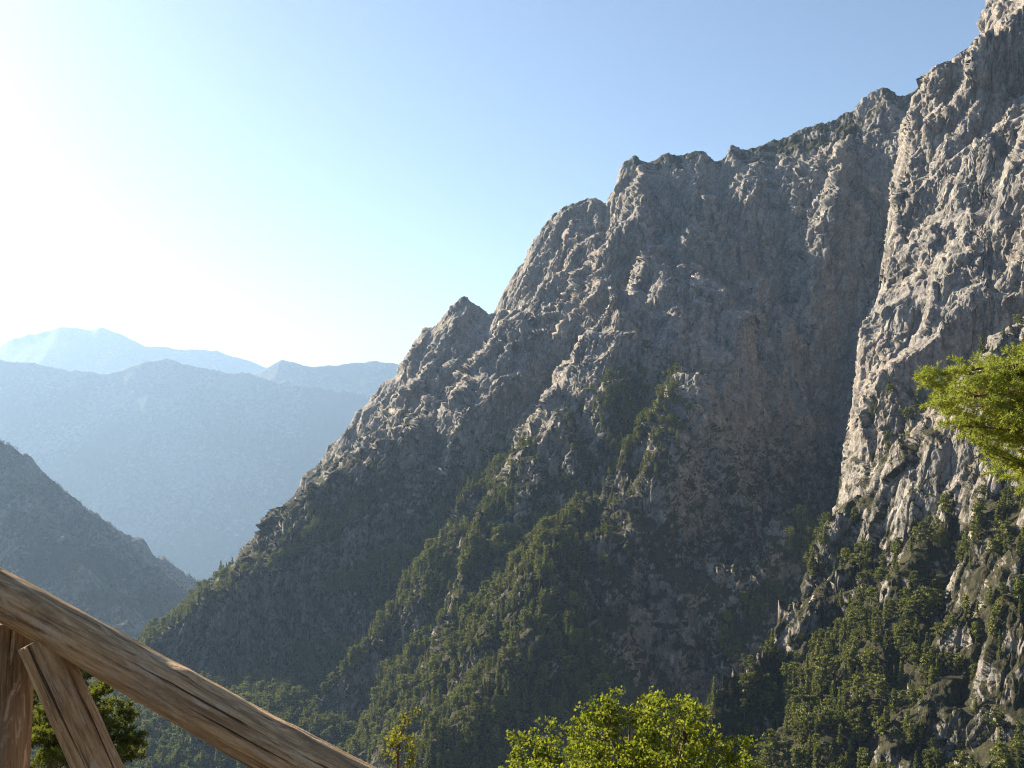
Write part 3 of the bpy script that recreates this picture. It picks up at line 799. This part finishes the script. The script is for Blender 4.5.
br_t = Vector(P(40, 640, YR + .005)); br_m = Vector(P(98, 768, YR + .01)); br_b = br_t + (br_m - br_t) * 3.9
br_b.z = max(br_b.z, -1.72)
log('brace', [br_b, br_m, br_t], .047, .041, 240, M_BRACE, rail, base, [(.6, 4.4, .2)])
p2 = Vector(P(520, 895, YR + .05))
log('post', [Vector((p2.x, p2.y, -1.75)), Vector((p2.x, p2.y, -1.3)), p2], .05, .045, 260, M_POST, rail, base)

# ------------------------------------------------------------------ near trees
def clusters_to_leaves(centres, rad, per, size, g, flat=1.0, aspect=.6):
    C = np.repeat(centres, per, 0)
    o = unit(g.normal(size=C.shape)) * (g.random((len(C), 1)) ** .5) * np.repeat(rad, per)[:, None]
    o[:, 2] *= flat
    return leaf_quads(C + o, size * g.uniform(.6, 1.25, len(C)), g, aspect)
def tree_root(name, pos, label, cat, group=None):
    r_ = bpy.data.objects.new(name, None); COL.objects.link(r_); r_.location = pos; r_.empty_display_size = .5
    r_['label'] = label; r_['category'] = cat
    if group: r_['group'] = group
    return r_
def local(parts, pos):
    v, f = parts; return v - np.array(pos), f
def curve_pts(a, b, g, n_=5, wob=.06, sag=0):
    a, b = np.array(a, float), np.array(b, float); L = np.linalg.norm(b - a); out = []
    off = g.normal(size=3) * wob * L
    for i in range(n_):
        t = i / (n_ - 1); out.append(a + (b - a) * t + off * math.sin(math.pi * t) + np.array([0, 0, sag * L * math.sin(math.pi * t)]))
    return out
def near_ground(x_, y_): return float(ground_full(np.array([x_], np.float32), np.array([y_], np.float32))[0])

# bright broad-leaved tree at the bottom of the view
g = np.random.default_rng(41)
YB = 17.0; bt = np.array(P(640, 900, YB)); bz = near_ground(bt[0], bt[1]); pos = (bt[0], bt[1], bz)
lobes = []                                                  # crown lobes: centre and radii
for x_, y_, dy, rx, rz in [(622, 738, 0, 40, 44), (592, 738, .6, 26, 26), (668, 745, -.5, 46, 50), (548, 765, .2, 44, 46), (520, 790, -.4, 26, 32), (708, 765, .5, 40, 34),
                           (740, 770, -.2, 22, 30), (532, 756, .3, 24, 26), (690, 716, .2, 16, 14), (640, 800, -1.1, 80, 60), (590, 830, 1.0, 70, 60), (690, 830, .9, 66, 60), (650, 716, .3, 22, 20), (600, 712, -.2, 20, 18), (570, 800, -1.2, 50, 46)]:
    c = np.array(P(x_, y_, YB + dy)); lobes.append((c, rx / F * YB, rz / F * YB))
cent = []; rads = []
for c, rx, rz in lobes:
    m = int(70 * (rx * rz) / .5) + 12
    dd = unit(g.normal(size=(m, 3))); rr = g.uniform(.5, 1.12, (m, 1)) ** .8
    cent.append(c + dd * rr * [rx, rx * .95, rz]); rads.append(g.uniform(.09, .17, m))
cent = np.concatenate(cent); rads = np.concatenate(rads)
root = tree_root('leafy_tree', pos, 'bright yellow-green broad-leaved tree rising from the bottom edge in front of the mountain', 'tree')
v, f = clusters_to_leaves(cent, rads, 26, .066, g, .8, .72)
me = mesh_np('crown', v - np.array(pos), f); me.materials.append(M_BROAD); link('crown', me, None, root)
tops = [pos[0], pos[1], pos[2]]; fork = np.array([pos[0] + .1, pos[1], bz + 2.6])
parts = [tube_np([(pos[0], pos[1], bz - .3), (pos[0] + .05, pos[1], bz + 1.2), tuple(fork)], [.2, .16, .13], 9)]
for c, rx, rz in lobes:
    parts.append(tube_np(curve_pts(fork, c, g, 6, .07), [.08, .065, .05, .035, .025, .012], 7))
    for k in range(7):
        e = c + unit(g.normal(size=3)) * [rx, rx, rz] * .85
        parts.append(tube_np(curve_pts(c - (c - fork) * .12, e, g, 4, .08), [.018, .013, .009, .004], 5))
v, f = merge(parts); me = mesh_np('trunk', v - np.array(pos), f, True); me.materials.append(M_BARK); link('trunk', me, None, root)

# pine pads: dense rosettes of needles at twig ends
def needle_tufts(tips, dirs, per, length, width, g, spread=.9):
    C = np.repeat(tips, per, 0); D = np.repeat(dirs, per, 0)
    a = unit(D + g.normal(size=C.shape) * spread)
    L = length * g.uniform(.6, 1.2, (len(C), 1)); b = unit(np.cross(a, g.normal(size=C.shape))) * width
    s = C + a * L * .05
    v = np.stack([s - b * .5, s + a * L * .5 - b * .6, s + a * L, s + a * L * .5 + b * .6], 1)
    return v.reshape(-1, 3), np.arange(4 * len(C), dtype=np.int32).reshape(-1, 4)
def spray_tree(name, pos, branches, g, mat, label, cat, trunk_pts, trunk_r, tuft=(16, .07, .008), twigs=22, twig_len=.35, pad=.5, drop=-.05):
    """trunk with boughs; every bough carries side twigs in a flat spray and tufts of needles along them"""
    root = tree_root(name, pos, label, cat)
    wood = [tube_np(trunk_pts, trunk_r, 10)]; tips = []; dirs = []
    for a, b, sc in branches:
        pts = curve_pts(a, b, g, 8, .05, .06); L = np.linalg.norm(np.array(b) - np.array(a))
        wood.append(tube_np(pts, np.linspace(.035, .006, 8) * max(.6, L / 2), 6))
        pts = np.array(pts)
        for k in range(int(twigs * sc)):
            t = 1 - .78 * g.random() ** 1.25 if k else 1.0; q = t * 7; i = min(int(q), 6); p = pts[i] + (pts[i + 1] - pts[i]) * (q - i)
            d = unit(pts[min(i + 1, 7)] - pts[max(i - 1, 0)])
            side = unit(np.cross(d, [0, 0, 1])) * g.choice([-1, 1]); tl = twig_len * (1.25 - .75 * t) * g.uniform(.6, 1.2) * (1.0 + .3 * sc)
            dd = unit(d * g.uniform(.5, 1.1) + side * g.uniform(.3, 1) + np.array([0, 0, g.normal() * pad + drop])); e = p + dd * tl
            wood.append(tube_np([p, p + dd * tl * .5 + [0, 0, .01], e], [.006, .004, .002], 4))
            for u_ in np.linspace(.15, 1, max(3, int(tl / .055))):
                for s_ in (-1, 1):
                    sd_ = unit(dd * .7 + s_ * unit(np.cross(dd, [0, 0, 1])) * .8 + g.normal(size=3) * .25); st = .10 * (1.2 - .6 * u_) * g.uniform(.5, 1.3)
                    tips.append(p + dd * tl * u_ + sd_ * st * .5); dirs.append(sd_)
                    tips.append(p + dd * tl * u_ + sd_ * st); dirs.append(sd_)
    v, f = needle_tufts(np.array(tips), np.array(dirs), tuft[0], tuft[1], tuft[2], g)
    me = mesh_np('crown', v - np.array(pos), f); me.materials.append(mat); link('crown', me, None, root)
    v, f = merge(wood); me = mesh_np('trunk', v - np.array(pos), f, True); me.materials.append(M_BARK); link('trunk', me, None, root)
    return root

# bright conifer whose boughs reach in from the right edge
g = np.random.default_rng(42); YT = 11.0
tx = P(1150, 430, YT)[0]; tz = near_ground(tx, YT); pos = (tx, YT, tz)
top = P(1150, 250, YT)[2]
tr_pts = [(tx, YT, tz - .3), (tx + .08, YT, tz + 2.5), (tx - .05, YT, (tz + top) / 2 + 1), (tx, YT, top)]
br = []
for x_, y_, dy, y0 in [(928, 353, 0, 400), (926, 368, .4, 420), (938, 384, -.3, 430), (950, 404, .2, 450), (962, 422, -.2, 470), (975, 440, .3, 490), (984, 458, -.3, 500), (996, 472, .1, 510), (1012, 482, -.2, 520),
                       (958, 352, -.4, 395), (985, 356, .3, 395), (1010, 352, 0, 385), (1000, 400, -.6, 440), (990, 380, .6, 420), (1020, 440, .5, 480), (1035, 360, -.3, 390), (1040, 470, .3, 520), (965, 375, .1, 420), (975, 395, -.5, 440), (1000, 425, .1, 470), (1015, 375, .2, 410), (1018, 405, -.1, 440)]:
    br.append((P(1150, y0, YT), P(x_ + 8, 424 + (y_ - 418) * .74, YT + dy * 1.6), 1.0))
for k in range(26):                                          # the rest of the crown, beyond the frame
    a = 2.4 * k; zz_ = tz + 2.2 + (top - tz - 2.2) * k / 26; rr = 1.9 * (1 - .6 * k / 26)
    if math.cos(a) < -.2: continue
    br.append(((tx, YT, zz_), (tx + rr * math.cos(a), YT + rr * math.sin(a), zz_ + .25), .5))
spray_tree('conifer_tree', pos, br, g, M_SPRAY, 'bright green conifer bough reaching in from the right edge against the cliff', 'conifer', tr_pts, [.16, .13, .08, .02], (13, .058, .008), 25, .36)

# dark pine behind the railing
g = np.random.default_rng(43); YP = 21.0
tx = P(52, 700, YP)[0]; tz = near_ground(tx, YP); pos = (tx, YP, tz); tp = P(60, 655, YP)
tr_pts = [(tx, YP, tz - .3), (tx, YP, (tz + tp[2]) / 2), (P(52, 700, YP)[0], YP, P(52, 700, YP)[2]), tp]
br = []
for x_, y_, dy in [(35, 662, .2), (62, 652, 0), (84, 676, -.5), (100, 690, .3), (112, 702, -.3), (124, 716, .2), (130, 738, -.2), (134, 758, .3), (18, 690, .5), (5, 715, -.4), (-10, 745, .3),
                   (75, 700, -1.4), (95, 725, -1.3), (45, 735, -1.6), (70, 750, -1.8), (110, 760, -1.2), (28, 720, 1.2), (90, 745, 1.4), (60, 680, .9), (120, 790, .4), (0, 790, -.5), (60, 800, -1.8), (140, 800, .1)]:
    h0 = y_ + 22 + abs(x_ - 52) * .25
    e = P(x_, y_, YP + dy); br.append((P(52, min(h0, 900), YP), e, .75))
spray_tree('pine_tree', pos, br, g, M_DPINE, 'dark green pine with sunlit tips close behind the wooden railing', 'pine tree', tr_pts, [.2, .15, .09, .03], (12, .12, .016), 22, .42, .55, .15)

# thin sapling left of the leafy tree
g = np.random.default_rng(44); YS = 15.0
sx_ = P(400, 740, YS)[0]; sz = near_ground(sx_, YS); pos = (sx_, YS, sz)
root = tree_root('sapling', pos, 'thin yellowish sapling poking up at the bottom edge between the rail and the leafy tree', 'sapling')
spine = [(sx_, YS, sz - .2), (sx_ - .1, YS, sz + 2.5), P(397, 790, YS), P(398, 750, YS), P(404, 722, YS), P(412, 713, YS)]
parts = [tube_np(spine, [.05, .045, .03, .018, .010, .004], 7)]; cs = []
for x_, y_, dy in [(412, 714, 0), (406, 718, .1), (402, 728, -.1), (392, 736, .15), (388, 742, -.1), (412, 742, .1), (408, 736, -.2), (398, 748, 0), (386, 756, .2), (414, 754, -.1), (392, 764, .2), (406, 764, -.2), (384, 772, .1), (416, 775, 0), (400, 780, .2), (390, 790, -.2), (410, 795, .2), (398, 810, 0)]:
    e = np.array(P(x_, y_, YS + dy)); s0 = np.array(P(399, y_ + 14, YS)); parts.append(tube_np(curve_pts(s0, e, g, 4, .05), [.008, .006, .004, .002], 5))
    for q_ in range(2): cs.append(e + g.normal(size=3) * .04 + (s0 - e) * .35 * q_)
v, f = clusters_to_leaves(np.array(cs), np.full(len(cs), .10), 26, .062, g, .9, .6)
me = mesh_np('foliage', v - np.array(pos), f); me.materials.append(leaf_material('sapling_leaves', (.09, .10, .015), (.24, .22, .05), .4)); link('foliage', me, None, root)
v, f = merge(parts); me = mesh_np('stem', v - np.array(pos), f, True); me.materials.append(M_BARK); link('stem', me, None, root)
